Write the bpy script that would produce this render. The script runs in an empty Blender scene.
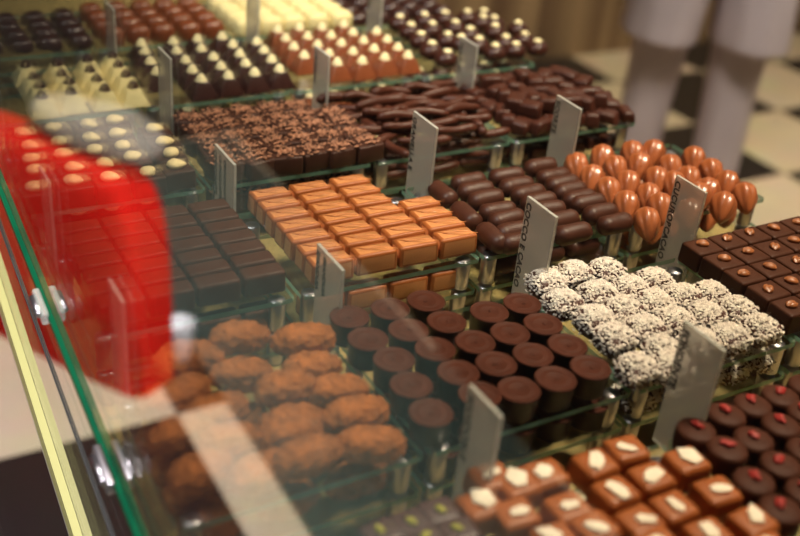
import bpy, bmesh, math, random
from mathutils import Vector, Matrix, noise
C = bpy.context.scene.collection
PI = math.pi
sc = bpy.context.scene
rnd = random.Random(7)

# ------------------------------------------------------------------ materials
def nd(nt, t, **kw):
    n = nt.nodes.new(t)
    for k, v in kw.items(): setattr(n, k, v)
    return n

def mat(name, col, rough=.5, metal=0., spec=.5, coat=0., var=0., vscale=60., bump=0., bscale=200., sss=0., coatr=.15):
    m = bpy.data.materials.new(name); m.use_nodes = True
    nt = m.node_tree; p = nt.nodes['Principled BSDF']
    p.inputs['Base Color'].default_value = (*col, 1)
    p.inputs['Roughness'].default_value = rough
    p.inputs['Metallic'].default_value = metal
    p.inputs['Specular IOR Level'].default_value = spec
    p.inputs['Coat Weight'].default_value = coat
    p.inputs['Coat Roughness'].default_value = coatr
    tc = nd(nt, 'ShaderNodeTexCoord')
    if var:
        n = nd(nt, 'ShaderNodeTexNoise'); n.inputs['Scale'].default_value = vscale; n.inputs['Detail'].default_value = 4
        r = nd(nt, 'ShaderNodeValToRGB')
        r.color_ramp.elements[0].position = .3; r.color_ramp.elements[1].position = .7
        r.color_ramp.elements[0].color = (*[c*(1-var) for c in col], 1)
        r.color_ramp.elements[1].color = (*[min(1, c*(1+var)) for c in col], 1)
        nt.links.new(tc.outputs['Object'], n.inputs['Vector']); nt.links.new(n.outputs['Fac'], r.inputs['Fac'])
        nt.links.new(r.outputs['Color'], p.inputs['Base Color'])
    if bump:
        n = nd(nt, 'ShaderNodeTexNoise'); n.inputs['Scale'].default_value = bscale; n.inputs['Detail'].default_value = 5
        b = nd(nt, 'ShaderNodeBump'); b.inputs['Strength'].default_value = bump; b.inputs['Distance'].default_value = .002
        nt.links.new(tc.outputs['Object'], n.inputs['Vector']); nt.links.new(n.outputs['Fac'], b.inputs['Height'])
        nt.links.new(b.outputs['Normal'], p.inputs['Normal'])
    return m

def glass(name, tint, double=False, haze=0.):
    m = bpy.data.materials.new(name); m.use_nodes = True
    nt = m.node_tree; nt.nodes.clear()
    out = nd(nt, 'ShaderNodeOutputMaterial'); mx = nd(nt, 'ShaderNodeMixShader')
    tr = nd(nt, 'ShaderNodeBsdfTransparent'); tr.inputs[0].default_value = (*tint, 1)
    gl = nd(nt, 'ShaderNodeBsdfGlossy'); gl.inputs['Roughness'].default_value = 0.0; gl.inputs[0].default_value = (1, 1, 1, 1)
    lw = nd(nt, 'ShaderNodeLayerWeight'); lw.inputs[0].default_value = .5
    pw = nd(nt, 'ShaderNodeMath', operation='POWER'); pw.inputs[1].default_value = 5
    ma = nd(nt, 'ShaderNodeMath', operation='MULTIPLY_ADD'); ma.inputs[1].default_value = .96; ma.inputs[2].default_value = .04
    nt.links.new(lw.outputs['Facing'], pw.inputs[0]); nt.links.new(pw.outputs[0], ma.inputs[0])
    fac = ma.outputs[0]
    if double:      # both faces of one sheet: 2R / (1 + R)
        a = nd(nt, 'ShaderNodeMath', operation='MULTIPLY'); a.inputs[1].default_value = 2
        b = nd(nt, 'ShaderNodeMath', operation='ADD'); b.inputs[1].default_value = 1
        c = nd(nt, 'ShaderNodeMath', operation='DIVIDE')
        nt.links.new(fac, a.inputs[0]); nt.links.new(fac, b.inputs[0])
        nt.links.new(a.outputs[0], c.inputs[0]); nt.links.new(b.outputs[0], c.inputs[1]); fac = c.outputs[0]
    nt.links.new(fac, mx.inputs[0]); nt.links.new(tr.outputs[0], mx.inputs[1]); nt.links.new(gl.outputs[0], mx.inputs[2])
    last = mx.outputs[0]
    if haze:
        h = nd(nt, 'ShaderNodeMixShader'); h.inputs[0].default_value = haze
        d = nd(nt, 'ShaderNodeBsdfDiffuse'); d.inputs[0].default_value = (.7, .72, .68, 1)
        nt.links.new(last, h.inputs[1]); nt.links.new(d.outputs[0], h.inputs[2]); last = h.outputs[0]
    nt.links.new(last, out.inputs[0])
    return m

def semi(name, col, alpha, rough=.4):
    """frosted or coloured plastic or glass edge: part see-through, part diffuse + translucent"""
    m = bpy.data.materials.new(name); m.use_nodes = True
    nt = m.node_tree; nt.nodes.clear()
    out = nd(nt, 'ShaderNodeOutputMaterial'); mx = nd(nt, 'ShaderNodeMixShader'); mx.inputs[0].default_value = alpha
    tr = nd(nt, 'ShaderNodeBsdfTransparent'); m2 = nd(nt, 'ShaderNodeMixShader'); m2.inputs[0].default_value = .5
    p = nd(nt, 'ShaderNodeBsdfPrincipled'); p.inputs['Base Color'].default_value = (*col, 1); p.inputs['Roughness'].default_value = rough
    t = nd(nt, 'ShaderNodeBsdfTranslucent'); t.inputs[0].default_value = (*col, 1)
    nt.links.new(p.outputs[0], m2.inputs[1]); nt.links.new(t.outputs[0], m2.inputs[2])
    nt.links.new(tr.outputs[0], mx.inputs[1]); nt.links.new(m2.outputs[0], mx.inputs[2]); nt.links.new(mx.outputs[0], out.inputs[0])
    return m

M = dict(
    milk=mat('milk_chocolate', (.36, .098, .022), .42, spec=.3, var=.1, vscale=40, bump=.05, bscale=300),
    milk_ridge=mat('milk_ridge', (.62, .25, .09), .3, var=.1),
    dark=mat('dark_chocolate', (.066, .022, .011), .45, spec=.14, var=.12, vscale=50, bump=.06, bscale=250),
    darker=mat('plain_dark_chocolate', (.055, .020, .012), .45, spec=.25, var=.15, vscale=60, bump=.08, bscale=200),
    bar=mat('bar_chocolate', (.058, .016, .007), .47, spec=.35, var=.15, vscale=60, bump=.1, bscale=150),
    cup=mat('cup_wall', (.022, .009, .008), .45, spec=.25, var=.1), rim=mat('cup_rim', (.20, .060, .030), .4, spec=.3),
    fill=mat('cup_filling', (.070, .019, .010), .55, spec=.12, var=.2, vscale=90, bump=.15, bscale=120),
    pod=mat('pod_chocolate', (.37, .105, .034), .32, coat=.3, coatr=.12, var=.1, vscale=60),
    cocobody=mat('coconut_core', (.085, .030, .020), .6, var=.2),
    flake=mat('coconut_flake', (.97, .84, .74), .8, spec=.1, var=.12, vscale=90),
    lump=mat('cocoa_dusted', (.36, .115, .028), .85, var=.5, vscale=90, bump=.9, bscale=260, spec=.2),
    almond=mat('blanched_almond', (.93, .72, .36), .6, spec=.2, var=.1, vscale=80),
    chipw=mat('almond_chip', (.95, .84, .68), .8, spec=.1, var=.04, vscale=90),
    nut=mat('roasted_nut', (.37, .16, .085), .5, var=.45, vscale=110),
    rasp=mat('freeze_dried_raspberry', (.42, .03, .025), .55, var=.3, vscale=150, bump=.4),
    pist=mat('pistachio', (.45, .42, .05), .6, var=.2),
    bean=mat('coffee_bean', (.34, .115, .040), .35, var=.2, vscale=200),
    pale=mat('white_chocolate', (.88, .74, .36), .5, spec=.2, var=.05),
    cream=mat('white_chocolate_tip', (.93, .80, .46), .5, spec=.2, var=.04),
    peel=mat('peel_chocolate', (.066, .018, .009), .42, spec=.25, var=.2, vscale=60, bump=.1, bscale=90),
    rock=mat('rock_chocolate', (.056, .016, .009), .40, spec=.25, var=.2, vscale=60, bump=.15, bscale=120),
    pants=mat('cream_cotton', (.74, .66, .58), .9), plum=mat('plum_chocolate', (.075, .028, .028), .45, var=.1),
    dome=mat('dome_chocolate', (.22, .058, .020), .32, coat=.1, var=.1),
    steel=mat('brushed_steel', (.50, .47, .52), .36, metal=1),
    gold=mat('gold_board', (.34, .25, .085), .6, var=.12, vscale=25, bump=.05, bscale=60),
    rail=mat('pale_yellow_strip', (.34, .32, .12), .5),
    railg=mat('rail_groove', (.30, .27, .10), .6), railw=mat('silver_trim', (.62, .62, .60), .3, metal=.6),
    body=mat('dark_cabinet', (.028, .024, .022), .45),
    clear=glass('clear_glass', (.985, .995, .985)),
    pane=glass('front_pane_glass', (.93, .955, .94), double=True),
    edge=semi('green_glass_edge', (.30, .56, .42), .75, .25),
    edge2=semi('deep_green_glass_edge', (.004, .12, .055), .95, .2),
    sign=semi('frosted_acrylic', (.42, .40, .37), .52),
    signedge=semi('acrylic_edge', (.86, .88, .82), .8),
    clip=glass('clip_plastic', (.8, .84, .82), haze=.25),
    ink=mat('black_ink', (.012, .012, .012), .6),
    black=mat('runner', (.055, .085, .072), .9, var=.2, vscale=20),
    wood=mat('blocker_black', (.010, .009, .009), .6, spec=.1),
    red=mat('red_wool', (.56, .009, .005), .9, spec=.1, var=.08, vscale=30),
    cloth=mat('lilac_grey_cotton', (.66, .56, .60), .9, spec=.1, var=.06, vscale=9),
    hat=mat('cream_knit', (.24, .22, .19), .95, spec=.1, var=.08),
    skin=mat('skin', (.62, .37, .27), .55),
    hair=mat('brown_hair', (.09, .045, .025), .6),
    shoe=mat('shoe_leather', (.03, .025, .025), .5),
    mitten=mat('white_wool', (.85, .85, .88), .9, spec=.1),
)

def floor_mat():
    m = bpy.data.materials.new('checker_tiles'); m.use_nodes = True; nt = m.node_tree; p = nt.nodes['Principled BSDF']
    tc = nd(nt, 'ShaderNodeTexCoord'); mp = nd(nt, 'ShaderNodeMapping')
    T = .443
    mp.inputs['Location'].default_value = (.299/T + 21, -1.67/T + 20, .5); mp.inputs['Scale'].default_value = (1/T, 1/T, 1/T)
    mp.inputs['Scale'].default_value[2] = 0
    ch = nd(nt, 'ShaderNodeTexChecker'); ch.inputs['Scale'].default_value = 1
    ch.inputs['Color1'].default_value = (.74, .62, .44, 1); ch.inputs['Color2'].default_value = (.025, .02, .018, 1)
    n = nd(nt, 'ShaderNodeTexNoise'); n.inputs['Scale'].default_value = 7
    mix = nd(nt, 'ShaderNodeMixRGB', blend_type='MULTIPLY'); mix.inputs[0].default_value = .25
    nt.links.new(tc.outputs['Object'], mp.inputs[0]); nt.links.new(mp.outputs[0], ch.inputs[0])
    nt.links.new(tc.outputs['Object'], n.inputs['Vector'])
    nt.links.new(ch.outputs[0], mix.inputs[1]); nt.links.new(n.outputs['Color'], mix.inputs[2])
    nt.links.new(mix.outputs[0], p.inputs['Base Color']); p.inputs['Roughness'].default_value = .35
    return m
def wall_mat():
    m = bpy.data.materials.new('striped_panelling'); m.use_nodes = True; nt = m.node_tree; p = nt.nodes['Principled BSDF']
    tc = nd(nt, 'ShaderNodeTexCoord'); mp = nd(nt, 'ShaderNodeMapping'); mp.inputs['Scale'].default_value = (3.2, 1, .05)
    n = nd(nt, 'ShaderNodeTexNoise'); n.inputs['Scale'].default_value = 2.4; n.inputs['Detail'].default_value = 2
    r = nd(nt, 'ShaderNodeValToRGB'); r.color_ramp.elements[0].position = .38; r.color_ramp.elements[1].position = .6
    r.color_ramp.elements[0].color = (.15, .085, .045, 1); r.color_ramp.elements[1].color = (.36, .24, .13, 1)
    nt.links.new(tc.outputs['Object'], mp.inputs[0]); nt.links.new(mp.outputs[0], n.inputs['Vector'])
    nt.links.new(n.outputs['Fac'], r.inputs[0]); nt.links.new(r.outputs[0], p.inputs['Base Color']); p.inputs['Roughness'].default_value = .7
    return m
M['floor'] = floor_mat(); M['wall'] = wall_mat()
M['plaster'] = mat('warm_plaster', (.45, .36, .26), .9, var=.05, vscale=3)
M['ceil'] = mat('ceiling_paint', (.6, .56, .5), .9)

# ------------------------------------------------------------------ mesh helpers
def mk(name, bm, m, smooth=True):
    me = bpy.data.meshes.new(name); bm.to_mesh(me); bm.free()
    for x in (m if isinstance(m, (list, tuple)) else [m]): me.materials.append(M[x])
    if smooth:
        for p in me.polygons: p.use_smooth = True
    return me
def add(name, me, parent=None, loc=(0, 0, 0), rot=(0, 0, 0), s=1.0, **props):
    o = bpy.data.objects.new(name, me); C.objects.link(o)
    if parent: o.parent = parent
    o.location = loc; o.rotation_euler = rot; o.scale = (s, s, s) if isinstance(s, (int, float)) else s
    for k, v in props.items(): o[k] = v
    return o
def box(bm, x0, x1, y0, y1, z0, z1, mi=0):
    v = [bm.verts.new((x, y, z)) for z in (z0, z1) for y in (y0, y1) for x in (x0, x1)]
    fs = [(0, 2, 3, 1), (4, 5, 7, 6), (0, 1, 5, 4), (2, 6, 7, 3), (0, 4, 6, 2), (1, 3, 7, 5)]
    return [bm.faces.new([v[i] for i in f]) for f in fs]
def rbox(sx, sy, sz, bev=.0025, seg=3, tx=1., ty=1.):
    """box with rounded edges standing on z=0; tx, ty taper the top"""
    bm = bmesh.new(); box(bm, -sx/2, sx/2, -sy/2, sy/2, 0, sz)
    for v in bm.verts:
        if v.co.z > sz/2: v.co.x *= tx; v.co.y *= ty
    bmesh.ops.recalc_face_normals(bm, faces=bm.faces)
    bmesh.ops.bevel(bm, geom=list(bm.edges), offset=bev, segments=seg, profile=.6, affect='EDGES')
    return bm
def grid_surf(bm, rows, closed=True, caps=True):
    """rows: list of rings (lists of points)"""
    R = [[bm.verts.new(p) for p in r] for r in rows]
    n = len(R[0])
    for a, b in zip(R, R[1:]):
        for i in range(n if closed else n-1):
            j = (i+1) % n
            bm.faces.new((a[i], a[j], b[j], b[i]))
    if caps:
        bm.faces.new(list(reversed(R[0]))); bm.faces.new(R[-1])
    bmesh.ops.recalc_face_normals(bm, faces=bm.faces)
    return bm
def lathe(prof, n=28, bm=None, cx=0, cy=0):
    bm = bm or bmesh.new()
    return grid_surf(bm, [[(cx+r*math.cos(2*PI*i/n), cy+r*math.sin(2*PI*i/n), z) for i in range(n)] for r, z in prof])
def ell(sx, sy, sz, sub=3, pw=1.0):
    bm = bmesh.new(); bmesh.ops.create_icosphere(bm, subdivisions=sub, radius=1)
    for v in bm.verts:
        c = v.co
        if pw != 1: c = Vector([math.copysign(abs(t)**pw, t) for t in c])
        v.co = Vector((c.x*sx/2, c.y*sy/2, c.z*sz/2))
    return bm
def nz(bm, amp, f, seed=0., along=None):
    for v in bm.verts:
        p = v.co*f + Vector((seed, seed*1.7, seed*.3))
        d = noise.noise(p)*amp
        v.co += v.co.normalized()*d if along is None else Vector(along)*d
def tube(pts, rads, n=10, bm=None, flat=1.0):
    bm = bm or bmesh.new(); rings = []
    up = Vector((0, 0, 1))
    for k, p in enumerate(pts):
        a = Vector(pts[max(0, k-1)]); b = Vector(pts[min(len(pts)-1, k+1)])
        t = (b-a).normalized(); s = t.cross(up)
        if s.length < 1e-4: s = Vector((1, 0, 0))
        s.normalize(); u = s.cross(t).normalized()
        rings.append([Vector(p)+(s*math.cos(2*PI*i/n)+u*math.sin(2*PI*i/n)*flat)*rads[k] for i in range(n)])
    return grid_surf(bm, rings)
def merge(bm, bm2, loc=(0, 0, 0), mi=None):
    me = bpy.data.meshes.new('t'); bm2.to_mesh(me); bm2.free()
    n0 = len(bm.verts); f0 = len(bm.faces)
    bm.from_mesh(me); bpy.data.meshes.remove(me)
    bm.verts.ensure_lookup_table(); bm.faces.ensure_lookup_table()
    for v in bm.verts[n0:]: v.co += Vector(loc)
    if mi is not None:
        for f in bm.faces[f0:]: f.material_index = mi
    return bm
def down(bm):
    z = min(v.co.z for v in bm.verts)
    for v in bm.verts: v.co.z -= z
    return bm

# ------------------------------------------------------------------ the sweets' meshes
def milk_rect():
    bm = rbox(.0355, .0176, .018, .0028, 3, .96, .93)
    for off in (-.0045, .0, .0045):
        b = tube([(-.013+off*.3, .006+0*off, .0178), (0+off, 0, .0181), (.013+off*.3, -.006, .0178)], [.0003, .0006, .0003], 6)
        merge(bm, b, (off*.8, 0, 0), 1)
    return mk('milk_rectangle', bm, ['milk', 'milk_ridge'])
def pod():
    bm = bmesh.new(); rings = []; n = 40; m = 18
    for k in range(m+1):
        t = k/m      # 0 = blunt end, 1 = tip
        r = .0118*(math.sin(PI*min(1, (t**.70)))**.62)*(1-.12*t) + .0003
        if k == 0: r = .0003
        ring = []
        for i in range(n):
            a = 2*PI*i/n
            rr = r*(1+.15*abs(math.cos(3.5*a))*math.sin(PI*t)**.5 - .08)
            ring.append((rr*math.cos(a), .0145-.034*t, rr*math.sin(a)))
        rings.append(ring)
    grid_surf(bm, rings)
    return mk('pod_body', bm, 'pod')
def sausage(seed):
    L = .0368; pts = []; rad = []; n = 12
    for k in range(n+1):
        t = k/n; x = -L/2+L*t
        e = min(t, 1-t)*L/.0075
        r = .0091*math.sqrt(max(.02, 1-(1-min(1, e))**2))
        pts.append((x, math.sin(t*PI)*.0012*(seed-1), 0)); rad.append(r)
    bm = tube(pts, rad, 16, flat=.95); nz(bm, .0007, 90, seed)
    return mk('filled_bar', down(bm), 'bar')
def cup_mesh():
    bm = lathe([(.0001, 0), (.0118, 0), (.0124, .0008), (.0136, .0172), (.0140, .0176), (.0139, .0183), (.0136, .0184), (.0134, .0180), (.0001, .0178)], 32)
    return mk('chocolate_cup', bm, 'cup')
def cup_fill(seed):
    bm = lathe([(.0001, .0176), (.0140, .0176), (.0141, .0181), (.0137, .0188), (.0130, .0189), (.0122, .0184), (.0082, .0183), (.0074, .0187), (.0066, .0183), (.0001, .0182)], 32)
    for v in bm.verts: v.co.z += noise.noise(v.co*160+Vector((seed, 0, 0)))*.0003
    tip = ell(.0035, .0022, .0012, 2); merge(bm, tip, (.001*math.sin(seed), .001*math.cos(seed*2), .0184))
    return mk('filling', bm, 'fill')
def coco_body(seed):
    bm = rbox(.0250, .0230, .0165, .006, 3)
    bmesh.ops.subdivide_edges(bm, edges=bm.edges[:], cuts=1)
    nz(bm, .0016, 140, seed)
    return mk('coconut_square', down(bm), 'cocobody')
def flakes(seed, n=560):
    r = random.Random(seed); bm = bmesh.new()
    for i in range(n):
        a = i/n
        if a < .66:
            x, y = r.uniform(-.0122, .0122), r.uniform(-.0112, .0112)
            q = (abs(x)/.0130)**3+(abs(y)/.0120)**3
            z = .0192 - .0058*q + r.uniform(-.0006, .0009)
        else:
            s = r.randrange(4); u = r.uniform(-.0115, .0115); z = .0145*(r.random()**.45)
            e = .0130+r.uniform(-.0006, .0008)
            x, y = (u, -e*.93) if s < 2 else ((-e, u*.9) if s == 2 else (e, u*.9))
        L, w = r.uniform(.0022, .0044), r.uniform(.0007, .0012)
        m = Matrix.Rotation(r.uniform(0, PI), 3, 'Z') @ Matrix.Rotation(r.gauss(0, .28), 3, 'X') @ Matrix.Rotation(r.gauss(0, .25), 3, 'Y')
        vs = [bm.verts.new(Vector((x, y, z)) + m @ Vector(q)) for q in
              [(-L/2, 0, 0), (0, -w, -w*.3), (L/2, 0, .0001), (0, w, 0), (0, 0, w)]]
        for f in ((0, 1, 4), (1, 2, 4), (2, 3, 4), (3, 0, 4), (3, 2, 1, 0)): bm.faces.new([vs[q] for q in f])
    return mk('coconut_flakes', bm, 'flake', False)
def lump(seed):
    r = random.Random(seed)
    bm = ell(r.uniform(.040, .046), r.uniform(.021, .025), .020, 5, .88)
    for v in bm.verts:
        n = v.co.normalized(); q = v.co + Vector((seed*.37, seed*.11, 0))
        d = noise.fractal(q*70, 1, 2, 4)*.0013 + noise.fractal(q*260, 1, 2, 3)*.0016
        v.co += n*d
    return mk('dusted_lump', down(bm), 'lump')
def chip_plate(seed):
    r = random.Random(seed); n = r.choice((5, 6, 7)); bm = bmesh.new()
    el = r.choice((.55, .8, 1.))
    base = [((1+r.uniform(-.28, .25))*.0084*math.cos(2*PI*i/n), (1+r.uniform(-.28, .25))*.0072*el*math.sin(2*PI*i/n)) for i in range(n)]
    grid_surf(bm, [[(x, y, 0) for x, y in base], [(x*.92, y*.92, .0014) for x, y in base]])
    bmesh.ops.bevel(bm, geom=list(bm.edges), offset=.0003, segments=2, affect='EDGES')
    return mk('almond_chip', bm, 'chipw', False)
def disc():
    return mk('round_praline', lathe([(.0001, 0), (.0112, 0), (.0122, .0015), (.0128, .008), (.0128, .0135), (.0122, .0158), (.0105, .0168), (.006, .0172), (.0001, .0174)], 32), 'darkp')
def rasp(seed):
    bm = ell(.0085, .0055, .0038, 3); nz(bm, .0016, 330, seed); return mk('raspberry_piece', bm, 'rasp')
def bean():
    bm = ell(.0112, .0086, .0058, 3)
    for v in bm.verts:
        if v.co.z > 0: v.co.z -= .0016*math.exp(-((v.co.y+.0004*math.sin(v.co.x*600))/.0007)**2)
    return mk('coffee_bean', bm, 'bean')
def almond_nut(seed):
    bm = bmesh.new(); rings = []
    for k in range(13):
        t = k/12; r = math.sin(PI*t**.8)**.75 if 0 < t < 1 else .02
        rings.append([(-.0085+.0172*t, .0067*r*math.cos(2*PI*i/16), .0046*r*math.sin(2*PI*i/16)) for i in range(16)])
    grid_surf(bm, rings); nz(bm, .0003, 300, seed)
    return mk('almond', bm, 'almond')
def granules(seed, n=62):
    r = random.Random(seed); bm = bmesh.new()
    for i in range(n):
        x, y = max(-.014, min(.014, r.gauss(0, .0068))), max(-.0125, min(.0125, r.gauss(0, .0062)))
        z = .0178 + r.random()*.0022*(1-abs(x)/.015)
        s = r.uniform(.0011, .0018)
        b = bmesh.ops.create_icosphere(bm, subdivisions=1, radius=s)
        for v in b['verts']:
            v.co.z *= .7; v.co += Vector((x, y, z))
    return mk('nut_pieces', bm, 'nut')
def pyramid(m, s=.0285, sy=.027, h=.021, t=.46):
    return mk('pyramid_body', rbox(s, sy, h, .0010, 2, t, t), m)
def tip(m, r=.0068, h=.0140):
    return mk('tip', lathe([(.0001, -.001), (r, -.001), (r*1.03, .0008), (r*.92, h*.28), (r*.72, h*.56), (r*.48, h*.80), (r*.22, h*.95), (.0001, h)], 20), m)
def stick(seed):
    r = random.Random(seed); L = r.uniform(.042, .062); n = 12; bend = r.uniform(-.008, .008); s2 = r.uniform(-.002, .002)
    pts = []; rad = []
    for k in range(n+1):
        t = k/n
        pts.append((-L/2+L*t, bend*math.sin(PI*t)+s2*math.sin(2*PI*t), .0022*math.sin(PI*t+seed))); rad.append((.0049+.0006*math.sin(seed+5*t))*(.45+.55*min(1, min(t, 1-t)*9)))
    bm = tube(pts, rad, 10, flat=r.uniform(.8, 1.15)); nz(bm, .0006, 120, seed)
    return mk('coated_peel', down(bm), 'peel')
def rock(seed):
    r = random.Random(seed)
    bm = rbox(r.uniform(.019, .027), r.uniform(.013, .018), r.uniform(.010, .014), .0032, 3, r.uniform(.7, 1), r.uniform(.75, 1))
    nz(bm, .0022, 70, seed*3.1)
    return mk('coated_chunk', down(bm), 'rock')
def domed(m, s=.027, h=.020, p=.72):
    bm = ell(s, s*.93, h*1.5, 4, p)
    for v in bm.verts:
        if v.co.z < -h*.25: v.co.z = -h*.25
    return mk('domed_praline', down(bm), m)
M['darkp'] = mat('satin_dark', (.070, .022, .012), .55, spec=.12, var=.12)
M['domed'] = mat('glossy_dark', (.040, .013, .010), .3, coat=.05, var=.1)
M['truff'] = mat('truffle_shell', (.048, .013, .008), .36, spec=.35, var=.1)

G = dict(
    milk=[milk_rect()],
    darkrect=[mk('dark_rectangle', rbox(.0330, .0168, .018, .0028, 3, .97, .94), 'dark')],
    pod=[pod()], bar=[sausage(s) for s in (0, 1, 2)],
    cup=[cup_mesh()], fill=[cup_fill(s) for s in range(4)],
    coco=[coco_body(s) for s in range(3)], flakes=[flakes(s) for s in range(4)],
    lump=[lump(s) for s in range(6)],
    chipbody=[mk('milk_square', rbox(.0262, .0236, .0170, .0042, 4, .9, .9), 'milk')], chip=[chip_plate(s) for s in range(9)],
    disc=[disc()], rasp=[rasp(s) for s in range(4)],
    plum=[mk('plum_square', rbox(.022, .020, .017, .004, 3), 'plum')], pist=[mk('pistachio_piece', ell(.0075, .0045, .003, 2), 'pist')],
    coffee=[mk('dark_square', rbox(.0278, .0238, .0178, .0024, 3, .97, .97), 'dark')], bean=[bean()],
    almondbody=[mk('dark_square_tall', rbox(.0285, .0262, .0172, .0020, 3, .95, .95), 'darker')], almond=[almond_nut(s) for s in range(3)],
    crunch=[mk('crunch_body', rbox(.0278, .0262, .0172, .0020, 2), 'darker')], gran=[granules(s) for s in range(4)],
    palepyr=[pyramid('pale', .0285, .0285, .021, .46)], darkpyr=[pyramid('domed', .0292, .0284, .021, .46)], milkpyr=[pyramid('dome', .0282, .0282, .021, .46)],
    darktip=[tip('darker')], creamtip=[tip('cream')],
    stick=[stick(s) for s in range(14)], rock=[rock(s) for s in range(12)],
    truffle=[mk('truffle_body', down(ell(.029, .026, .021, 4)), 'truff')], dot=[mk('white_dot', ell(.0105, .0105, .0066, 3), 'cream')],
    dome=[domed('dome')], white=[domed('pale', .029, .019, .6)], fardark=[domed('domed', .028, .015, .85)],
)
ORD = ['', 'first', 'second', 'third', 'fourth', 'fifth', 'sixth', 'seventh', 'eighth', 'ninth', 'tenth', 'eleventh', 'twelfth']
def rows_of(pts, gap):
    """give each point its row (from the front) and its place from the left in that row"""
    idx = sorted(range(len(pts)), key=lambda i: pts[i][1]); rows = []; cur = [idx[0]]
    for a, b in zip(idx, idx[1:]):
        m = sum(pts[i][1] for i in cur)/len(cur)
        if pts[b][1]-m > gap: rows.append(cur); cur = [b]
        else: cur.append(b)
    rows.append(cur); res = {}
    for r, row in enumerate(rows):
        for c, i in enumerate(sorted(row, key=lambda i: pts[i][0])): res[i] = (r+1, c+1, len(row), len(rows))
    return res
def sweets(name, key, pts, z, desc, cat, group, kids=(), gap=.012, rot=None, jit=.0004, jr=.03, where='', s=1.0):
    """every sweet is an object with its own topping as child; pts are metres on the tray"""
    res = rows_of(pts, gap)
    for i, p in enumerate(pts):
        r, c, nr, _ = res[i]
        me = G[key][(i*7+3*r) % len(G[key])] if len(G[key]) > 1 else G[key][0]
        rz = (p[3] if len(p) > 3 else 0)+rnd.uniform(-jr, jr); rx = 0
        zz = z+(p[2] if len(p) > 2 else 0)
        R = (0, 0, rz) if rot is None else (rot[0], rot[1], rot[2]+rz)
        if where: lab = f'{desc} {where}, {ORD[c]} from left'
        else: lab = f'{desc}, {ORD[c]} from left in {ORD[r]} row from front'
        o = add(name, me, None, (p[0]+rnd.uniform(-jit, jit), p[1]+rnd.uniform(-jit, jit), zz), R, s, label=lab, category=cat, group=group)
        for (kn, kk, kl, krot, kj) in kids:
            k = rnd.randrange(len(G[kk]))
            add(kn, G[kk][k], o, (kl[0]+rnd.uniform(-kj, kj), kl[1]+rnd.uniform(-kj, kj), kl[2]), (krot[0], krot[1], krot[2]*rnd.uniform(-1, 1)) if krot else (0, 0, 0))
ZT, ZL = .982, .952     # tops of the upper and the lower glass trays
# ------------------------------------------------------------------ the room
def struct(name, me, **k): return add(name, me, kind='structure', **k)
def slab(name, x0, x1, y0, y1, z0, z1, m, **k):
    bm = bmesh.new(); box(bm, x0, x1, y0, y1, z0, z1); bmesh.ops.recalc_face_normals(bm, faces=bm.faces)
    return add(name, mk(name, bm, m, False), **k)
slab('floor', -2.2, 6, -1.5, 3.36, -.1, 0, 'floor', kind='structure')
slab('wall_back', -2.2, 6, 3.30, 3.42, 0, 3, 'wall', kind='structure')
slab('wall_left', -2.3, -2.2, -1.5, 3.36, 0, 3, 'plaster', kind='structure')
slab('wall_right', 6, 6.1, -1.5, 3.36, 0, 3, 'plaster', kind='structure')
slab('wall_front', -2.2, 6, -1.6, -1.5, 0, 3, 'plaster', kind='structure')
slab('ceiling', -2.2, 6, -1.5, 3.36, 3, 3.1, 'ceil', kind='structure')

# ------------------------------------------------------------------ the display case
YA, YB = -.25, 2.0
case = add('display_case', None, label='long glass fronted display case full of chocolates', category='display case')
case.location = (.45, .9, 0)
def cpart(name, x0, x1, y0, y1, z0, z1, m, lab=None):
    o = slab(name, x0-.45, x1-.45, y0-.9, y1-.9, z0, z1, m, parent=case)
    if lab: o['label'] = lab
    return o
cpart('cabinet', .127, .81, YA, YB, 0, .915, 'body')
cpart('deck', .127, .805, YA, 1.62, .915, .921, 'gold', 'yellow gold board under the trays')
cpart('front_pane', .1205, .1235, YA, YB, .30, 1.62, 'pane', 'clear glass front pane')
def strip(name, ya, za, yb, zb, x0, x1, h, m, lab):
    """a long strip along the pane whose top runs from (ya, za) to (yb, zb)"""
    bm = bmesh.new(); ring = lambda y, z: [Vector((x0-.45, y-.9, z-h)), Vector((x1-.45, y-.9, z-h)), Vector((x1-.45, y-.9, z)), Vector((x0-.45, y-.9, z))]
    grid_surf(bm, [ring(ya, za), ring(yb, zb)])
    o = add(name, mk(name, bm, m, False), case); o['label'] = lab
def ln(y, y0, z0, s): return z0+(y-y0)*s
for dz, h, m, nm, lab in ((.0, .0095, 'rail', 'guard_rail', 'upper pale yellow bar of the guard rail'), (-.0095, .0016, 'railg', 'rail_groove', 'groove of the guard rail'),
                          (-.0111, .0095, 'rail', 'guard_rail', 'lower pale yellow bar of the guard rail'), (-.0206, .0035, 'railw', 'rail_trim', 'silver trim of the guard rail')):
    strip(nm, .30, ln(.30, .6176, .800, .305)+dz, 1.0, ln(1.0, .6176, .800, .305)+dz, .1140, .1203, h, m, lab)
strip('pane_edge', .25, ln(.25, .4439, .9482, .1496), .98, ln(.98, .4439, .9482, .1496), .1165, .1203, .0042, 'edge2', 'deep green glass edge along the pane')
strip('pane_line', .25, ln(.25, .5137, .8846, .207), .98, ln(.98, .5137, .8846, .207), .1190, .1203, .0018, 'ink', 'thin dark line along the pane')  # thin dark line running along the pane
strip('pane_line', .42, ln(.42, .4539, .9631, .153), .75, ln(.75, .4539, .9631, .153), .1237, .1250, .0014, 'ink', 'thin dark line along the pane')
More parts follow.
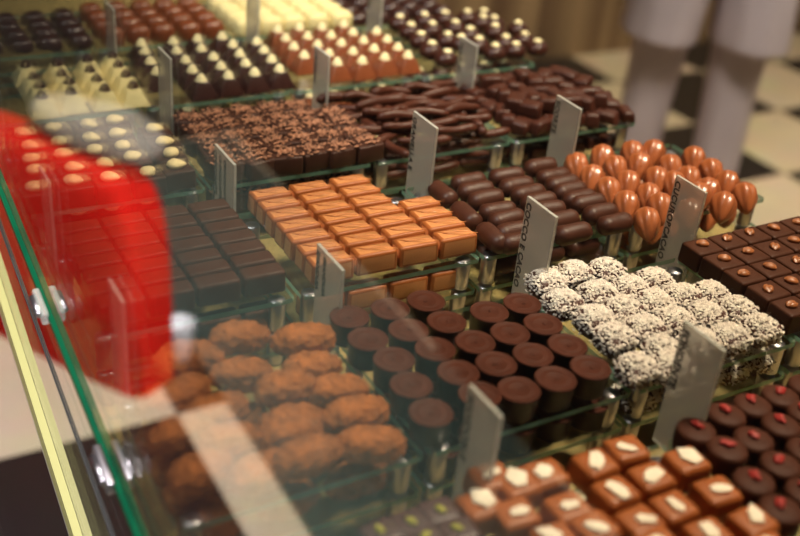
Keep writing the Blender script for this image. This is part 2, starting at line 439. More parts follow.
def clip(y, z, l, m, lab):
    bm = bmesh.new(); merge(bm, rbox(.0055, l, .0105, .0018, 2), (0, 0, -.0052))
    o = add('edge_clip', mk('edge_clip', bm, m), case, (.1150-.45, y-.9, z), (-.15*-1, 0, 0)); o['label'] = lab
    b = lathe([(.0001, -l*.32), (.0030, -l*.32), (.0030, l*.32), (.0001, l*.33)], 14); b.transform(Matrix.Rotation(PI/2, 4, 'X'))
    add('pin', mk('pin', b, 'steel'), o, (-.0030, 0, .001))
clip(.656, .9775, .030, 'clip', 'clear clip with steel pin'); clip(.500, .9530, .034, 'steel', 'steel clip of the pane')

# ------------------------------------------------------------------ glass trays on steel feet
def tray_mesh(w, d):
    bm = bmesh.new(); box(bm, -w/2, w/2, 0, d, -.004, 0); bmesh.ops.recalc_face_normals(bm, faces=bm.faces)
    for f in bm.faces: f.material_index = 0 if abs(f.normal.z) > .5 else 1
    bmesh.ops.bevel(bm, geom=[e for e in bm.edges if abs((e.verts[0].co-e.verts[1].co).z) > .002], offset=.002, segments=2, affect='EDGES')
    return mk('tray_glass', bm, ['clear', 'edge'], False)
def foot_mesh(h, r=.0066):
    return mk('tray_foot', lathe([(.0001, -h), (r*.92, -h), (r, -h+.0012), (r, -.0012), (r*.92, 0), (.0001, 0)], 24), 'steel')
FU, FL = foot_mesh(ZT-.004-ZL-.0002), foot_mesh(ZL-.004-.9212)
TX = [(.125, .2845), (.290, .4485), (.4535, .6085), (.614, .773)]
TX0 = [(.104, .268), (.273, .4305), (.4355, .593), (.598, .757)]
FY = [.222, .4045, .5955, .7850, .9730, 1.152]
KIND = [['plum squares with green nut pieces', 'milk chocolate squares with white almond chips', 'round dark pralines with red pieces', None],
        ['cocoa dusted almond lumps', 'dark chocolate cups', 'coconut covered squares', 'coffee bean squares'],
        ['plain dark rectangles', 'ridged milk chocolate rectangles', 'dark chocolate bars', 'pod shaped milk chocolates'],
        ['whole almond dark squares', 'chopped nut squares', 'coated peel sticks', 'irregular dark chunks'],
        ['cream pyramids with dark tips', 'dark pyramids with cream tips', 'milk pyramids with cream tips', 'oval truffles with cream dots'],
        ['glossy dark domes', 'milk chocolate domes', 'white chocolate domes', 'distant dark sweets']]
for r in range(6):
    for c in range(4):
        if KIND[r][c] is None: continue
        x0, x1 = (TX0 if r == 0 else TX)[c]; x0 += ((.027, .005)[r] if r < 2 else .010) if c == 0 else 0; d = .133 if r < 5 else .14
        for z, fm, nm, lv in ((ZT, FU, 'upper', 'carrying the'), (ZL, FL, 'lower', 'below the')):
            dd = d if z == ZT else d+.012
            t = add('glass_tray', tray_mesh(x1-x0, dd), None, ((x0+x1)/2, FY[r], z), label=f'{nm} clear glass tray {lv} {KIND[r][c]}', category='tray', group='glass trays on steel feet')
            w = (x1-x0)/2
            for fx in (-w+.0105, w-.0105):
                for fy in (.009, d-.011):
                    add('foot', fm, t, (fx, fy, -.004), label='steel cylinder foot')

# ------------------------------------------------------------------ the name signs
def sign(x, y, txt, lab, z0=ZL, top=1.049, w=.037, lines=1, dx=0):
    h = top-z0; bm = bmesh.new()
    box(bm, -.0012, .0012, -w/2, w/2, 0, h); bmesh.ops.recalc_face_normals(bm, faces=bm.faces)
    for f in bm.faces: f.material_index = 0 if abs(f.normal.x) > .5 else 1
    s = add('sign_card', mk('sign_plate', bm, ['sign', 'signedge'], False), None, (x, y, z0), label=lab, category='sign', group='frosted name signs in front of the trays')
    for k in range(lines):
        cu = bpy.data.curves.new('lettering', 'FONT'); cu.body = txt; cu.size = .0082 if lines == 1 else .0062; cu.extrude = .0001; cu.offset = .00035
        cu.space_character = 1.12
        cu.materials.append(M['ink']); cu.align_x = 'LEFT'
        tmp = bpy.data.objects.new('lettering_curve', cu); C.objects.link(tmp)
        me = bpy.data.meshes.new_from_object(tmp.evaluated_get(bpy.context.evaluated_depsgraph_get())); bpy.data.objects.remove(tmp)
        o = bpy.data.objects.new('lettering', me); C.objects.link(o); o.parent = s
        # text runs downwards, letter tops towards -Y, facing the customers at -X
        o.matrix_local = Matrix(((0, 0, -1, -.0014), (0, -1, 0, w/2-.0015-.0105*k), (-1, 0, 0, h-.004), (0, 0, 0, 1)))
        o['label'] = 'dark hand lettering down one edge'
    return s
XS = [.136, .295, .4615, .621]
sign(.4590, .3680, 'FONDENTE', 'large frosted sign in front of coconut squares, beside red topped pralines', w=.036)
sign(.2960, .3690, 'MANDORLE', 'frosted sign in front of the dark cups, beside almond chip squares', top=1.046, w=.032)
sign(.1400, .5440, 'TARTUFI', 'frosted sign in red reflection in front of plain dark rectangles', top=1.051, w=.030)
sign(.2955, .5640, 'GIANDUIA', 'frosted sign in front of ridged milk rectangles, behind the almond lumps', top=1.032, w=.040, lines=2)
sign(.4650, .5500, 'COCCO E CACAO', 'frosted sign in front of dark bars, left of coconut squares', w=.037)
sign(.6190, .5510, 'CUCUROBCACAO', 'frosted sign with bold lettering in front of the milk pods', top=1.043, w=.035)
sign(.1390, .7250, 'MANDORLE', 'frosted sign in red reflection before the almond topped squares', top=1.046, w=.030)
sign(.2880, .7470, 'CROCCANTE', 'frosted sign with several lines of writing before chopped nut squares', top=1.031, w=.044, lines=3)
sign(.4630, .7220, 'GRANELLA E', 'frosted sign before the coated peel sticks, behind milk rectangles', top=1.050, w=.040)
sign(.6190, .7200, 'SCORZE', 'frosted sign before irregular dark chunks, behind the dark bars', top=1.049, w=.037)
sign(.1370, .9200, 'NOCI', 'frosted sign at far left in front of cream pyramids', top=1.040, w=.028)
sign(.2960, .9250, 'RUM', 'pale frosted sign before dark pyramids, left of the chopped nut squares', top=1.056, w=.036)
sign(.4580, .9200, 'CREMINI', 'pale frosted sign in front of the milk pyramids', top=1.045, w=.033)
sign(.6270, .9080, 'TARTUFI', 'pale frosted sign in front of the oval truffles', top=1.045, w=.034)
sign(.2960, 1.110, 'ARANCIA', 'blurred frosted sign in front of the milk chocolate domes', top=1.046, w=.034)
sign(.4600, 1.108, 'BIANCO', 'blurred frosted sign in front of the white chocolate domes', top=1.046, w=.034)
sign(.6200, 1.108, 'EXTRA', 'blurred frosted sign in front of the farthest dark sweets', top=1.046, w=.034)

# ------------------------------------------------------------------ the sweets
P = {
    'drop': [(.6222, .6972), (.6593, .7042), (.6193, .6706), (.6552, .6793), (.6945, .7026), (.617, .6427), (.6454, .6484), (.6841, .6768), (.7185, .6974), (.6144, .6142), (.6443, .6206), (.6778, .6465), (.7104, .6634), (.6098, .5818), (.6863, .6324), (.6421, .6004), (.7471, .6708), (.7434, .6431), (.7085, .6361), (.7399, .6165), (.7093, .6113), (.7358, .5891), (.701, .582), (.6915, .6043), (.6589, .5823)] ,
    'bar': [(.5041, .7048), (.5009, .6866), (.5005, .668), (.4979, .6467), (.4959, .6299), (.4892, .6097), (.4841, .5951), (.545, .7022), (.5417, .6813), (.543, .6659), (.5432, .6492), (.5412, .6316), (.5411, .6139), (.5364, .5909), (.5881, .7084), (.5872, .6881), (.5858, .6708), (.5839, .6562), (.5821, .642), (.5846, .6307), (.5834, .6108), (.5835, .5931)] ,
    'barA': [(.4684, .6914), (.4661, .6481), (.4681, .6081)] ,
    'coco': [(.4655, .5281), (.494, .5301), (.5215, .5247), (.5481, .4984), (.4602, .4981), (.493, .499), (.5217, .4958), (.5535, .4713), (.5772, .4668), (.4677, .472), (.4972, .4735), (.5257, .4728), (.5236, .4473), (.5518, .4435), (.5804, .4412), (.467, .4461), (.4956, .4471), (.5217, .419), (.5467, .4145), (.5788, .4143), (.4574, .4112), (.4888, .4202), (.4816, .4039)] ,
    'cup': [(.419, .417), (.4209, .4449), (.4206, .4726), (.4224, .5011), (.3893, .4161), (.3916, .444), (.3913, .4722), (.3929, .4999), (.3597, .4158), (.3622, .445), (.363, .4719), (.3572, .5003), (.3578, .5291), (.3339, .4208), (.3333, .4461), (.3331, .4751), (.3273, .5016), (.3284, .5293), (.2984, .4467), (.3008, .4747), (.2961, .5025), (.2969, .5308), (.2952, .4176)] ,
    'lump': [(.218, .539), (.2072, .5085), (.2564, .5211), (.2508, .4965), (.2561, .469), (.2567, .4437), (.2238, .4768), (.2175, .4518), (.2515, .4152), (.2099, .4139), (.2114, .4412), (.1834, .537), (.1717, .5299), (.1663, .5029), (.1786, .4785), (.1520, .4322), (.1530, .468), (.1838, .4178), (.1768, .449), (.1560, .500)] ,
    'chip': [(.332, .3484), (.3646, .3439), (.3911, .3463), (.3262, .3204), (.36, .3197), (.3309, .3013), (.3878, .3206), (.3109, .3475), (.2963, .3284), (.3568, .2949), (.4181, .3228), (.4161, .2953), (.3836, .2952), (.4174, .2681), (.3865, .2709), (.3553, .2766), (.4105, .2479), (.3003, .3585), (.3045, .3033), (.2818, .3425), (.3806, .2494)] ,
    'redtop': [(.4436, .3424), (.4737, .346), (.4979, .347), (.5235, .3468), (.4488, .3206), (.4722, .3209), (.4995, .3242), (.4427, .2921), (.47, .2966), (.4395, .2679), (.4959, .2995), (.4647, .2713), (.5257, .3264), (.5495, .3479)] ,
    'purple': [(.2384, .3448), (.258, .3461), (.2211, .3444), (.2402, .3319), (.2591, .3291)] ,
    'almond': [(.1577, .8928), (.1863, .8952), (.217, .8933), (.2411, .8978), (.2711, .8668), (.1581, .8639), (.1825, .8642), (.2118, .8643), (.2364, .8661), (.2705, .837), (.153, .8365), (.1814, .8386), (.2075, .8381), (.2334, .8395), (.2669, .8127), (.1507, .8145), (.1817, .8101), (.2086, .8077), (.2348, .8142), (.2636, .7878), (.1447, .7838), (.1757, .785), (.2055, .7821), (.2363, .7831)] ,
    'crunch': [(.3611, .7765), (.3859, .7772), (.4176, .7781), (.4459, .7805), (.3361, .7761)] ,
    'palepyr': [(.1943, 1.0248), (.1944, .9996), (.1912, .9735), (.2226, 1.0256), (.2237, 1.0024), (.219, .9762), (.2514, 1.0294), (.2513, 1.0032), (.2514, .975), (.2829, 1.036), (.2815, 1.0064), (.2792, .9754), (.1952, 1.0596), (.2257, 1.0544), (.2571, 1.0583), (.2846, 1.0636)] ,
    'darkpyr': [(.3599, 1.0904), (.3529, 1.0599), (.3529, 1.0309), (.3505, 1.0023), (.3503, .9737), (.388, 1.0917), (.3812, 1.0612), (.3845, 1.0321), (.3818, 1.003), (.3795, .9762), (.4174, 1.0935), (.4195, 1.065), (.4155, 1.0337), (.411, 1.0058), (.4091, .9771), (.4487, 1.0666), (.4458, 1.0378), (.4419, 1.0091), (.4391, .9799), (.3246, 1.0925), (.32, 1.0672), (.3167, 1.0361), (.3136, 1.0064)] ,
    'milkpyr': [(.4898, 1.0999), (.5172, 1.1012), (.5451, 1.0965), (.5745, 1.0995), (.486, 1.0702), (.5139, 1.0698), (.5414, 1.0659), (.572, 1.0701), (.6014, 1.0658), (.4832, 1.0404), (.5124, 1.0402), (.5418, 1.0392), (.5708, 1.0394), (.6, 1.0369), (.4825, 1.0121), (.5122, 1.0105), (.5407, 1.0084), (.5699, 1.0117), (.5992, 1.0088), (.5088, .9818), (.5373, .9793), (.5678, .9825), (.5972, .9819)] ,
    'truffle': [(.6641, 1.1187), (.7019, 1.1183), (.7327, 1.1197), (.7645, 1.1167), (.7901, 1.1152), (.6619, 1.0869), (.6918, 1.0837), (.7257, 1.0838), (.7728, 1.0934), (.7865, 1.086), (.6567, 1.0531), (.6901, 1.0449), (.7297, 1.0547), (.7689, 1.0572), (.651, 1.0173), (.7196, 1.0185), (.6539, .9879), (.7014, 1.0306), (.7248, .9911), (.8065, 1.0604), (.788, 1.0206), (.7875, .9899), (.7567, 1.0168), (.7539, .991)] ,
    'dome': [(.361, 1.2067), (.3243, 1.1517), (.3951, 1.1491), (.427, 1.1526), (.4572, 1.1531), (.3697, 1.1515), (.4019, 1.1933), (.4348, 1.1977), (.4615, 1.2037), (.3957, 1.2267), (.4303, 1.2314), (.4635, 1.2367)] ,
    'white': [(.5242, 1.1489), (.5534, 1.1541), (.5836, 1.1512), (.6162, 1.1519), (.4985, 1.1472), (.5266, 1.1973), (.5612, 1.1981), (.5948, 1.1949), (.6265, 1.1922)] ,
    'fardark': [(.2357, 1.2549), (.2646, 1.2562), (.229, 1.2185), (.2613, 1.2184), (.2056, 1.2166), (.292, 1.2265), (.2353, 1.1878), (.2611, 1.1852), (.2997, 1.1906), (.2048, 1.1604), (.2394, 1.1586), (.2648, 1.1558), (.2955, 1.1624)] ,
    'farR': [(.6686, 1.1829), (.6976, 1.181), (.727, 1.179), (.7569, 1.177), (.7874, 1.175)] ,
}
def gr(x0, px, nx, y0, py, ny): return [(x0+px*i, y0+py*j) for j in range(ny) for i in range(nx)]
def sc_(k, s, dy=0, dx=0): return [(x*s+dx, y*s+dy) for x, y in P[k]]
up = ZT+.0002; lo = ZL+.0002
# row 2
mk4 = [p for p in gr(.3205, .0374, 4, .6125, .0193, 7) if not (p[0] > .42 and p[1] > .68)]
sweets('milk_rectangle', 'milk', mk4, up, 'ridged milk chocolate rectangle', 'chocolate', 'ridged milk chocolate rectangles')
sweets('dark_rectangle', 'darkrect', gr(.1605, .0350, 4, .6135, .0184, 7), up, 'plain dark chocolate rectangle', 'chocolate', 'plain dark rectangles')
sweets('dark_bar', 'bar', [(x, y, 0, 0) for x, y in P['bar']], up, 'plump dark chocolate bar', 'chocolate', 'plump dark bars', jr=.06)
sweets('dark_bar', 'bar', [(x, y, 0, PI/2-.05) for x, y in P['barA']], up, 'dark chocolate bar lying front to back', 'chocolate', 'plump dark bars')
sweets('chocolate_pod', 'pod', [(x, y, .0100) for x, y in P['drop']], up, 'milk chocolate pod', 'chocolate', 'pod shaped milk chocolates', rot=(.50, 0, -.62), jr=.28, jit=.001)
# row 1
sweets('chocolate_cup', 'cup', [(x, y+.002) for x, y in P['cup']], up, 'round dark chocolate cup', 'chocolate', 'dark chocolate cups', [('filling', 'fill', (0, 0, 0), (0, 0, 3), 0)])
sweets('coconut_square', 'coco', [(x, y+.003) for x, y in P['coco']], up, 'coconut covered chocolate square', 'chocolate', 'coconut squares', [('coconut_flakes', 'flakes', (0, 0, 0), None, 0)], jr=.12)
sweets('coffee_square', 'coffee', [(.618+.0284*j, .449+.0244*i) for i in range(-1, 4) for j in range(6)], up, 'dark chocolate square with coffee bean', 'chocolate', 'coffee bean squares', [('coffee_bean', 'bean', (-.001, .001, .0190), (0, 0, .9), .0015)], jr=.02)
lr = [.1, .0, .15, .25, .05, .1, .25, .2, -.05, .6, .2, .2, 1.2, .9, .5, .6, .4, .7, .2, .5]
sweets('almond_lump', 'lump', [(x, y, .006 if i in (0, 2, 6, 9, 12) else .0, lr[i]*.8-.30) for i, (x, y) in enumerate(P['lump'])], up, 'cocoa dusted almond lump', 'chocolate', 'cocoa dusted almond lumps', jr=.08)
# row 0
sweets('milk_square', 'chipbody', [(x, y) for x, y in P['chip']], up, 'milk chocolate square with white almond chip', 'chocolate', 'milk squares with almond chips', [('almond_chip', 'chip', (0, 0, .0172), (0, 0, 3), .0022)], jr=.12)
sweets('round_praline', 'disc', P['redtop'], up, 'round dark praline with red piece', 'chocolate', 'round pralines with red pieces', [('raspberry_piece', 'rasp', (0, .002, .0186), (0, 0, 3), .0012)])
sweets('plum_square', 'plum', P['purple'], up, 'plum brown square with green piece', 'chocolate', 'plum squares', [('pistachio_piece', 'pist', (0, 0, .0178), (0, 0, 3), .001)], jr=.2)
# row 3
sweets('almond_square', 'almondbody', sc_('almond', 1.0, .013), up, 'dark square topped by whole almond', 'chocolate', 'almond topped dark squares', [('almond', 'almond', (0, -.001, .0196), (0, 0, .9), .001)], jr=.05)
cr = [(.309+.0275*i+.0, .7985+.0255*j) for j in range(5) for i in range(5+(j < 4))]
sweets('nut_square', 'crunch', cr, up, 'dark square strewn with chopped nuts', 'chocolate', 'chopped nut squares', [('nut_pieces', 'gran', (0, 0, 0), None, .0005)], jr=.35, jit=.0015)
st = []
for j in range(9):
    for i in range(4):
        st.append((.4785+.036*i+rnd.uniform(-.007, .007), .797+.0135*j+rnd.uniform(-.002, .002), .0+.0045*((i+j) % 3)+rnd.uniform(0, .002), rnd.uniform(-.45, .35) if rnd.random() < .85 else rnd.uniform(1, 2)))
st2 = []
for j in range(5):
    for i in range(3):
        st2.append((.497+.036*i+rnd.uniform(-.008, .008), .811+.02*j+rnd.uniform(-.003, .003), .0135+rnd.uniform(0, .002), rnd.uniform(-.35, .25)))
sweets('peel_stick', 'stick', st, up, 'chocolate coated peel stick', 'chocolate', 'coated peel sticks', gap=.0075)
sweets('peel_stick', 'stick', st2, up, 'coated peel stick on top', 'chocolate', 'coated peel sticks', gap=.011)
rk = []
for j in range(7):
    for i in range(7):
        rk.append((.628+.0225*i+rnd.uniform(-.003, .003), .797+.0175*j+rnd.uniform(-.003, .003), rnd.uniform(0, .002), rnd.uniform(-1.2, 1.2)))
rk2 = []
for j in range(5):
    for i in range(5):
        rk2.append((.645+.0245*i+rnd.uniform(-.004, .004), .812+.0195*j+rnd.uniform(-.003, .003), .0115+rnd.uniform(0, .003), rnd.uniform(-1.2, 1.2)))
sweets('chocolate_chunk', 'rock', rk, up, 'irregular dark chocolate chunk', 'chocolate', 'irregular dark chunks', gap=.010, s=1.15)
sweets('chocolate_chunk', 'rock', rk2, up, 'dark chunk on top of pile', 'chocolate', 'irregular dark chunks', gap=.011, s=1.2)
# row 4
pt = lambda k: [('tip', k, (0, 0, .0167), None, .0004)]
for k, m, nm, d, t in (('palepyr', 'palepyr', 'cream_pyramid', 'cream white pyramid with dark tip', 'darktip'), ('darkpyr', 'darkpyr', 'dark_pyramid', 'dark chocolate pyramid with cream tip', 'creamtip'),
                       ('milkpyr', 'milkpyr', 'milk_pyramid', 'milk chocolate pyramid with cream tip', 'creamtip')):
    pts = sc_(k, 1.013, .002)
    sweets(nm, m, pts, up, d, 'chocolate', d.replace('pyramid', 'pyramids').replace('tip', 'tips'), pt(t), s=(1, 1, .8), jr=.03)
sweets('truffle', 'truffle', sc_('truffle', 1.0, .003), up, 'oval dark truffle with cream dot', 'truffle', 'oval truffles', [('cream_dot', 'dot', (0, 0, .0205), None, .001)], jr=.3)
# row 5
sweets('milk_dome', 'dome', gr(.3120, .0305, 5, 1.168, .030, 4), up, 'glossy milk chocolate dome', 'chocolate', 'milk domes', jit=.001)
sweets('white_dome', 'white', gr(.4750, .0320, 5, 1.168, .029, 4), up, 'white chocolate dome', 'chocolate', 'white domes', jit=.001)
sweets('dark_dome', 'fardark', gr(.1450, .0330, 5, 1.170, .030, 4), up, 'glossy dark dome', 'chocolate', 'dark domes at the far left', jit=.002)
sweets('dark_praline', 'fardark', gr(.6300, .0310, 5, 1.168, .029, 4), up, 'far dark praline', 'chocolate', 'far dark pralines', jit=.001)
# what stands on the lower trays, as far as it shows under the upper ones
def lower(nm, k, x0, px, n, row, d, kids=(), dy=.016, z=0, grp='', ny=1, py=.022, **kw):
    d = d+' below' if ny > 1 else d
    sweets(nm, k, [(x0+px*i, FY[row]+dy+py*j, z) for j in range(ny) for i in range(n)], lo, d, 'chocolate', grp or nm.replace('_', ' ')+'s on the lower tray', kids, where='on lower tray' if ny == 1 else '', **kw)
lower('almond_lump', 'lump', .155, .047, 3, 1, 'cocoa dusted almond lump', ny=4, py=.027)
lower('chocolate_cup', 'cup', .3060, .0300, 5, 1, 'round dark chocolate cup', [('filling', 'fill', (0, 0, 0), (0, 0, 3), 0)], ny=3, py=.029)
lower('coconut_square', 'coco', .4690, .0300, 5, 1, 'coconut covered chocolate square', [('coconut_flakes', 'flakes', (0, 0, 0), None, 0)])
lower('dark_rectangle', 'darkrect', .1605, .035, 4, 2, 'plain dark chocolate rectangle')
lower('milk_rectangle', 'milk', .3140, .0374, 4, 2, 'ridged milk chocolate rectangle', s=1.0)
lower('dark_bar', 'bar', .4890, .0400, 3, 2, 'plump dark chocolate bar', ny=5, py=.019)
lower('chocolate_pod', 'pod', .6300, .0230, 6, 2, 'milk chocolate pod', rot=(.4, 0, -.6), z=.0100, dy=.02, ny=4, py=.026)
lower('almond_square', 'almondbody', .1480, .0300, 4, 3, 'dark square topped by whole almond', [('almond', 'almond', (0, 0, .0196), (0, 0, .9), .001)])
lower('nut_square', 'crunch', .3090, .0280, 5, 3, 'dark square strewn with chopped nuts', [('nut_pieces', 'gran', (0, 0, 0), None, .0005)])
lower('peel_stick', 'stick', .4820, .0500, 3, 3, 'chocolate coated peel stick', ny=6, py=.012)
lower('chocolate_chunk', 'rock', .6300, .0250, 6, 3, 'irregular dark chocolate chunk', ny=2, py=.022)
lower('cream_pyramid', 'palepyr', .1600, .0300, 4, 4, 'cream white pyramid with dark tip', pt('darktip'), s=(1, 1, .8))
lower('dark_pyramid', 'darkpyr', .3100, .0300, 4, 4, 'dark chocolate pyramid with cream tip', pt('creamtip'), s=(1, 1, .8))
lower('milk_pyramid', 'milkpyr', .4780, .0300, 5, 4, 'milk chocolate pyramid with cream tip', pt('creamtip'), s=(1, 1, .8))
lower('truffle', 'truffle', .6350, .0300, 5, 4, 'oval dark truffle with cream dot', [('cream_dot', 'dot', (0, 0, .0205), None, .001)], ny=2, py=.028)

# ------------------------------------------------------------------ people
def skin_body(name, joints, edges, m, root=0, sub=2):
    me = bpy.data.meshes.new(name); me.from_pydata([j[:3] for j in joints], edges, []); me.materials.append(M[m])
    o = bpy.data.objects.new(name, me); C.objects.link(o)
    o.modifiers.new('skin', 'SKIN')
    for i, j in enumerate(joints):
        r = j[3]; ry = j[4] if len(j) > 4 else r
        me.skin_vertices[0].data[i].radius = (r, ry)
    me.skin_vertices[0].data[root].use_root = True
    sb = o.modifiers.new('sub', 'SUBSURF'); sb.levels = sub; sb.render_levels = sub
    o.modifiers['skin'].use_smooth_shade = True
    return o
def loft(name, rings, m, parent, n=28, wob=0., seed=0, lab=None):
    """rings: (cx, cy, z, rx, ry); cloth with soft folds"""
    e = lambda p, q, t: tuple(u+(v-u)*t for u, v in zip(p, q))
    rings = [rings[0], e(rings[0], rings[1], .06)]+list(rings[1:-1])+[e(rings[-1], rings[-2], .03), rings[-1], rings[-1]]
    bm = bmesh.new(); R = []
    for k, (cx, cy, z, rx, ry) in enumerate(rings):
        R.append([(cx+rx*math.cos(a)*(1+wob*noise.noise(Vector((math.cos(a)*2.5, math.sin(a)*2.5, z*2+seed)))), cy+ry*math.sin(a)*(1+wob*noise.noise(Vector((math.cos(a)*2.5+9, math.sin(a)*2.5, z*2+seed)))), z) for a in [2*PI*i/n for i in range(n)]])
    grid_surf(bm, R)
    o = add(name, mk(name, bm, m), parent)
    s = o.modifiers.new('s', 'SUBSURF'); s.levels = 1; s.render_levels = 1
    if lab: o['label'] = lab
    return o
def figure(loc, rz, H, lab, top, trousers, hem, split, stance, head_item, hand_items, spread):
    """standing figure, faces +X before rz; H height; lengths scale with H/1.7"""
    k = H/1.7; f = lambda *a: tuple(v*k for v in a)
    hd = 1.0; zsh = 1.40; zn = 1.48; zh = 1.60
    J = [(0, 0, .93, .13, .105), (0, 0, 1.12, .115, .10), (0, 0, 1.30, .135, .10), (0, 0, zn, .052, .05), (.012, 0, zh-.03, .072*hd, .078*hd), (.006, 0, zh+.05, .078*hd, .085*hd)]
    J = [f(*j) for j in J]; E = [(0, 1), (1, 2), (2, 3), (3, 4), (4, 5)]
    for s in (-1, 1):
        b = len(J); fx = stance*s
        J += [f(0, s*.09, .88, .088), f(fx*.45, s*.10, .50, .058), f(fx, s*spread, .10, .040), f(fx+.02, s*spread, .045, .040), f(fx+.16, s*spread, .030, .030)]
        E += [(0, b), (b, b+1), (b+1, b+2), (b+2, b+3), (b+3, b+4)]
        b = len(J)
        el, wr, pa, pe, dv, sv = (-.03, s*.235, zsh-.29), (.20, s*.20, zsh-.31), (.26, s*.195, zsh-.312), (.30, s*.19, zsh-.316), Vector((1, -s*.1, -.25)), Vector((0, 1, 0))
        J += [f(0, s*.175, zsh-.02, .052), f(*el, .040), f(*wr, .028), f(*pa, .030, .018), f(*pe, .028, .013)]
        E += [(2, b), (b, b+1), (b+1, b+2), (b+2, b+3), (b+3, b+4)]
        for q, (dy, L, r) in enumerate(((-.024, .062, .0085), (-.008, .072, .009), (.008, .068, .0085), (.023, .054, .008))):   # fingers
            c = len(J); p0 = Vector(pe)+dv*.018+sv*dy
            J += [f(*p0, r), f(*(p0+dv*L*.5), r*.95), f(*(p0+dv*L*.95+Vector((0, -s*.010, -.008))), r*.75)]
            E += [(b+4, c), (c, c+1), (c+1, c+2)]
        c = len(J); p1 = Vector(pa)+sv*(-s*.036); J += [f(*p1, .0105), f(*(p1+dv*.042), .0095)]; E += [(b+3, c), (c, c+1)]
    o = skin_body('person', J, E, 'skin')
    o.location = loc; o.rotation_euler = (0, 0, rz); o['label'] = lab; o['category'] = 'person'
    # nose, ears, eyes, mouth
    hz = zh*k; R = .078*hd*k
    face = bmesh.new(); n = ell(.028*k, .022*k, .036*k, 2); merge(face, n, (R+.012*k, 0, hz-.005*k))
    for s in (-1, 1):
        merge(face, ell(.03*k, .014*k, .055*k, 2), (0, s*R*1.03, hz-.005*k))
    add('nose_and_ears', mk('nose_and_ears', face, 'skin'), o)
    eyes = bmesh.new()
    for s in (-1, 1): merge(eyes, ell(.014*k, .026*k, .012*k, 2), (R*.98, s*.030*k, hz+.015*k))
    add('eyes', mk('eyes', eyes, 'ink'), o); add('mouth', mk('mouth', ell(.012*k, .045*k, .010*k, 2), 'rasp'), o, (R*.98, 0, hz-.048*k))
    if head_item:
        h = ell(R*2.3, R*2.25, R*2.5, 3); h.transform(Matrix.Translation((-.016*k, 0, hz+.035*k))); add('hair', mk('hair', h, 'hair'), o)
    # clothes
    w = 1.0
    body = [(0, 0, zsh*k+.045*k, .06*k, .075*k), (0, 0, zsh*k, .105*k*w, .175*k*w), (0, 0, 1.22*k, .135*k*w, .185*k*w), (0, 0, 1.02*k, .135*k*w, .17*k*w), (0, 0, .88*k, .15*k*w, .19*k*w)]
    if not split: body += [(0, 0, (hem+.88*k)/2, .16*k*w, .215*k*w), (0, 0, hem, .17*k*w, .235*k*w)]
    loft('coat', body, top, o, wob=.06, seed=H, lab='pale long work coat')
    for s in (-1, 1):
        if split: loft('coat_tail', [(0, s*.085*k, .93*k, .13*k, .10*k), (stance*s*.3*k, s*.10*k, .8*k, .135*k, .100*k), (stance*s*.5*k, s*.112*k, hem, .14*k, .098*k)], top, o, wob=.14, seed=s*3.3, lab='coat tail')
        fx = stance*s
        if True:
            sl = tube([(0, s*.17*k, zsh*k), (-.015*k, s*.215*k, (zsh-.15)*k), (-.03*k, s*.235*k, (zsh-.27)*k), (.02*k, s*.228*k, (zsh-.305)*k), (.17*k, s*.203*k, (zsh-.31)*k)], [.062*k, .062*k, .058*k, .052*k, .044*k], 18)
            add('sleeve', mk('sleeve', sl, top), o)
        loft('trouser_leg', [(0, s*.088*k, .90*k, .10*k, .088*k), (fx*.3*k, s*.098*k, .68*k, .088*k, .078*k), (fx*.45*k, s*.102*k, .48*k, .074*k, .068*k), (fx*.8*k, s*(spread+.004)*k, .25*k, .068*k, .064*k), (fx*k, s*spread*k, .075*k, .070*k, .066*k)], trousers, o, wob=.12, seed=s*7)
        sh_ = ell(.27*k, .10*k, .09*k, 3); sh_.transform(Matrix.Translation((fx*k+.055*k, s*spread*k, .045*k))); add('shoe', mk('shoe', sh_, 'shoe'), o)
    return o
# the shop worker beyond the case, seen from behind
figure((2.065, 1.925, 0), 1.065, 1.72, 'person in pale work coat and trousers walking behind the case', 'cloth', 'cloth', .60, True, .03, 'hair', False, .105)
# added red shape, out of view, made to give the pane its red reflection
pf = ell(.58, .14, 1.0, 5, .34)
for v in pf.verts: v.co.z = max(0, v.co.z)
add('red_mirror_prop', mk('red_prop_body', pf, 'red'), None, (-.150, 2.020, 0), (0, 0, math.atan2(.86, .5)), label='added red pouf shape standing in for an unknown red reflection', category='pouf')
cu_ = ell(.32, .12, .085, 4, .75); nz(cu_, .01, 9, 2)
add('pale_mirror_prop', mk('pale_prop_body', down(cu_), 'hat'), None, (-.235, 1.930, .501), (0, 0, math.atan2(.86, .5)), label='added cream cushion shape that puts a pale haze in the pane', category='cushion')  # added out of view so its mirror image forms the pale haze
add('white_mirror_prop', mk('white_prop_body', lathe([(.0001, 0), (.026, 0), (.034, .085), (.036, .088), (.033, .088), (.025, .004), (.0001, .004)], 24), 'mitten'), None, (-.372, 1.868, 0), label='added white cup shape that puts a small white spot in the pane', category='cup')  # added out of view, mirrored as the small white spot
slab('dark_runner', -.91, -.405, -.2, 2.95, .0, .010, 'runner' if 'runner' in M else 'black', label='dark green grey floor runner beside the display case', category='floor runner')
slab('low_reflection_blocker', -.90, .60, 2.98, 3.28, 0, .95, 'wood', label='added low black block that darkens the far reflection in the pane', category='chest')  # unseen block added so the pane reflects dark at upper left
slab('tall_reflection_blocker', -1.75, -.93, -1.3, 3.25, 0, 2.7, 'wood', label='black furniture opposite, its height added to darken the pane reflection', category='cabinet')  # dark furniture with height added, so the pane reflects no bright wall

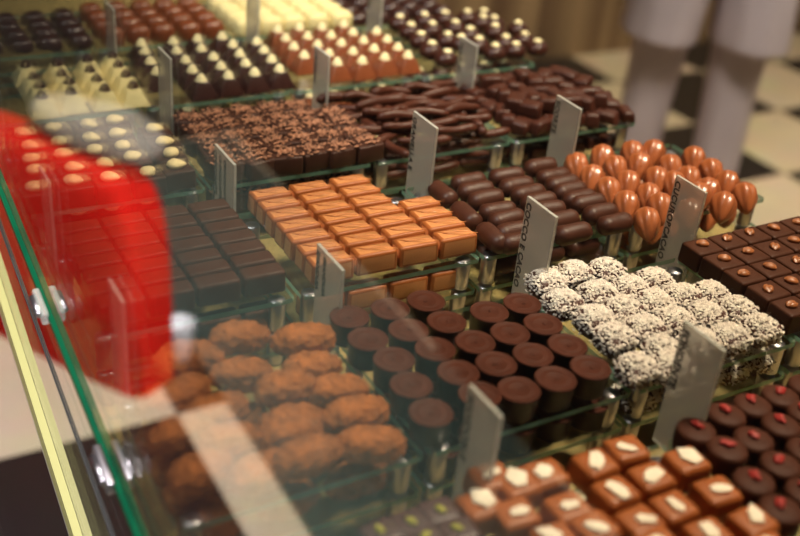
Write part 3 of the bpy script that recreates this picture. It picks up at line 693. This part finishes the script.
# ------------------------------------------------------------------ light and camera
def area(name, loc, target, size, power, col, sy=None):
    l = bpy.data.lights.new(name, 'AREA'); l.energy = power; l.color = col; l.size = size
    if sy is None: l.spread = 1.9
    else: l.shape = 'RECTANGLE'; l.size_y = sy
    o = bpy.data.objects.new(name, l); C.objects.link(o); o.location = loc
    o.rotation_euler = (Vector(target)-Vector(loc)).to_track_quat('-Z', 'Y').to_euler(); return o
def spot(name, loc, target, ang, power, col, r=.06):
    l = bpy.data.lights.new(name, 'SPOT'); l.energy = power; l.color = col; l.spot_size = math.radians(ang); l.spot_blend = .5; l.shadow_soft_size = r
    o = bpy.data.objects.new(name, l); C.objects.link(o); o.location = loc
    o.rotation_euler = (Vector(target)-Vector(loc)).to_track_quat('-Z', 'Y').to_euler(); return o
WARM = (1, .80, .58)
area('case_lamp', (1.02, .52, 2.45), (.48, .68, 1.0), .26, 19.5, WARM)
area('worker_fill', (1.3, .9, 2.9), (2.1, 1.9, .6), .5, 24, (1, .88, .78))  # added fill light on the worker, no known fitting
area('ceiling_lamp', (2.4, 2.3, 2.95), (2.4, 2.3, 0), .8, 27, (1, .82, .60))
area('shop_lamp', (3.6, .8, 2.95), (3.3, 1.5, 0), .8, 22, (1, .82, .60))
spot('aisle_fill', (-.45, .55, 2.85), (-.12, 1.55, 0), 62, 290, (1, .95, .92), .12)  # added spot that brightens the floor and red shape the pane reflects
spot('low_aisle_fill', (-.40, -1.25, 1.95), (-.15, 1.80, .15), 27, 560, (1, .97, .97), .25)
w = bpy.data.worlds.new('world'); sc.world = w; w.use_nodes = True
w.node_tree.nodes['Background'].inputs[0].default_value = (.5, .45, .4, 1); w.node_tree.nodes['Background'].inputs[1].default_value = .01

cam = bpy.data.cameras.new('camera'); co = bpy.data.objects.new('camera', cam); C.objects.link(co); sc.camera = co
Rm = ((.87043647, -.18036392, .45804936), (-.48437981, -.4798302, .73153208), (.08784392, -.85862206, -.50502634))
m4 = Matrix([[Rm[i][0], -Rm[i][1], -Rm[i][2], (0, 0, 1.40)[i]] for i in range(3)]+[[0, 0, 0, 1]])
co.matrix_world = m4
cam.sensor_width = 36; cam.lens = 1051.885/800*36; cam.clip_start = .01
cam.dof.use_dof = True; cam.dof.focus_distance = .84; cam.dof.aperture_fstop = cam.lens/1000/.0125
vs = sc.view_settings; vs.view_transform = 'Standard'; vs.look = 'None'; vs.gamma = 1; vs.exposure = -.18; vs.use_curve_mapping = False
cy = sc.cycles; cy.transparent_max_bounces = 40; cy.max_bounces = 8; cy.diffuse_bounces = 3; cy.glossy_bounces = 4; cy.use_denoising = True
cy.caustics_reflective = False; cy.caustics_refractive = False
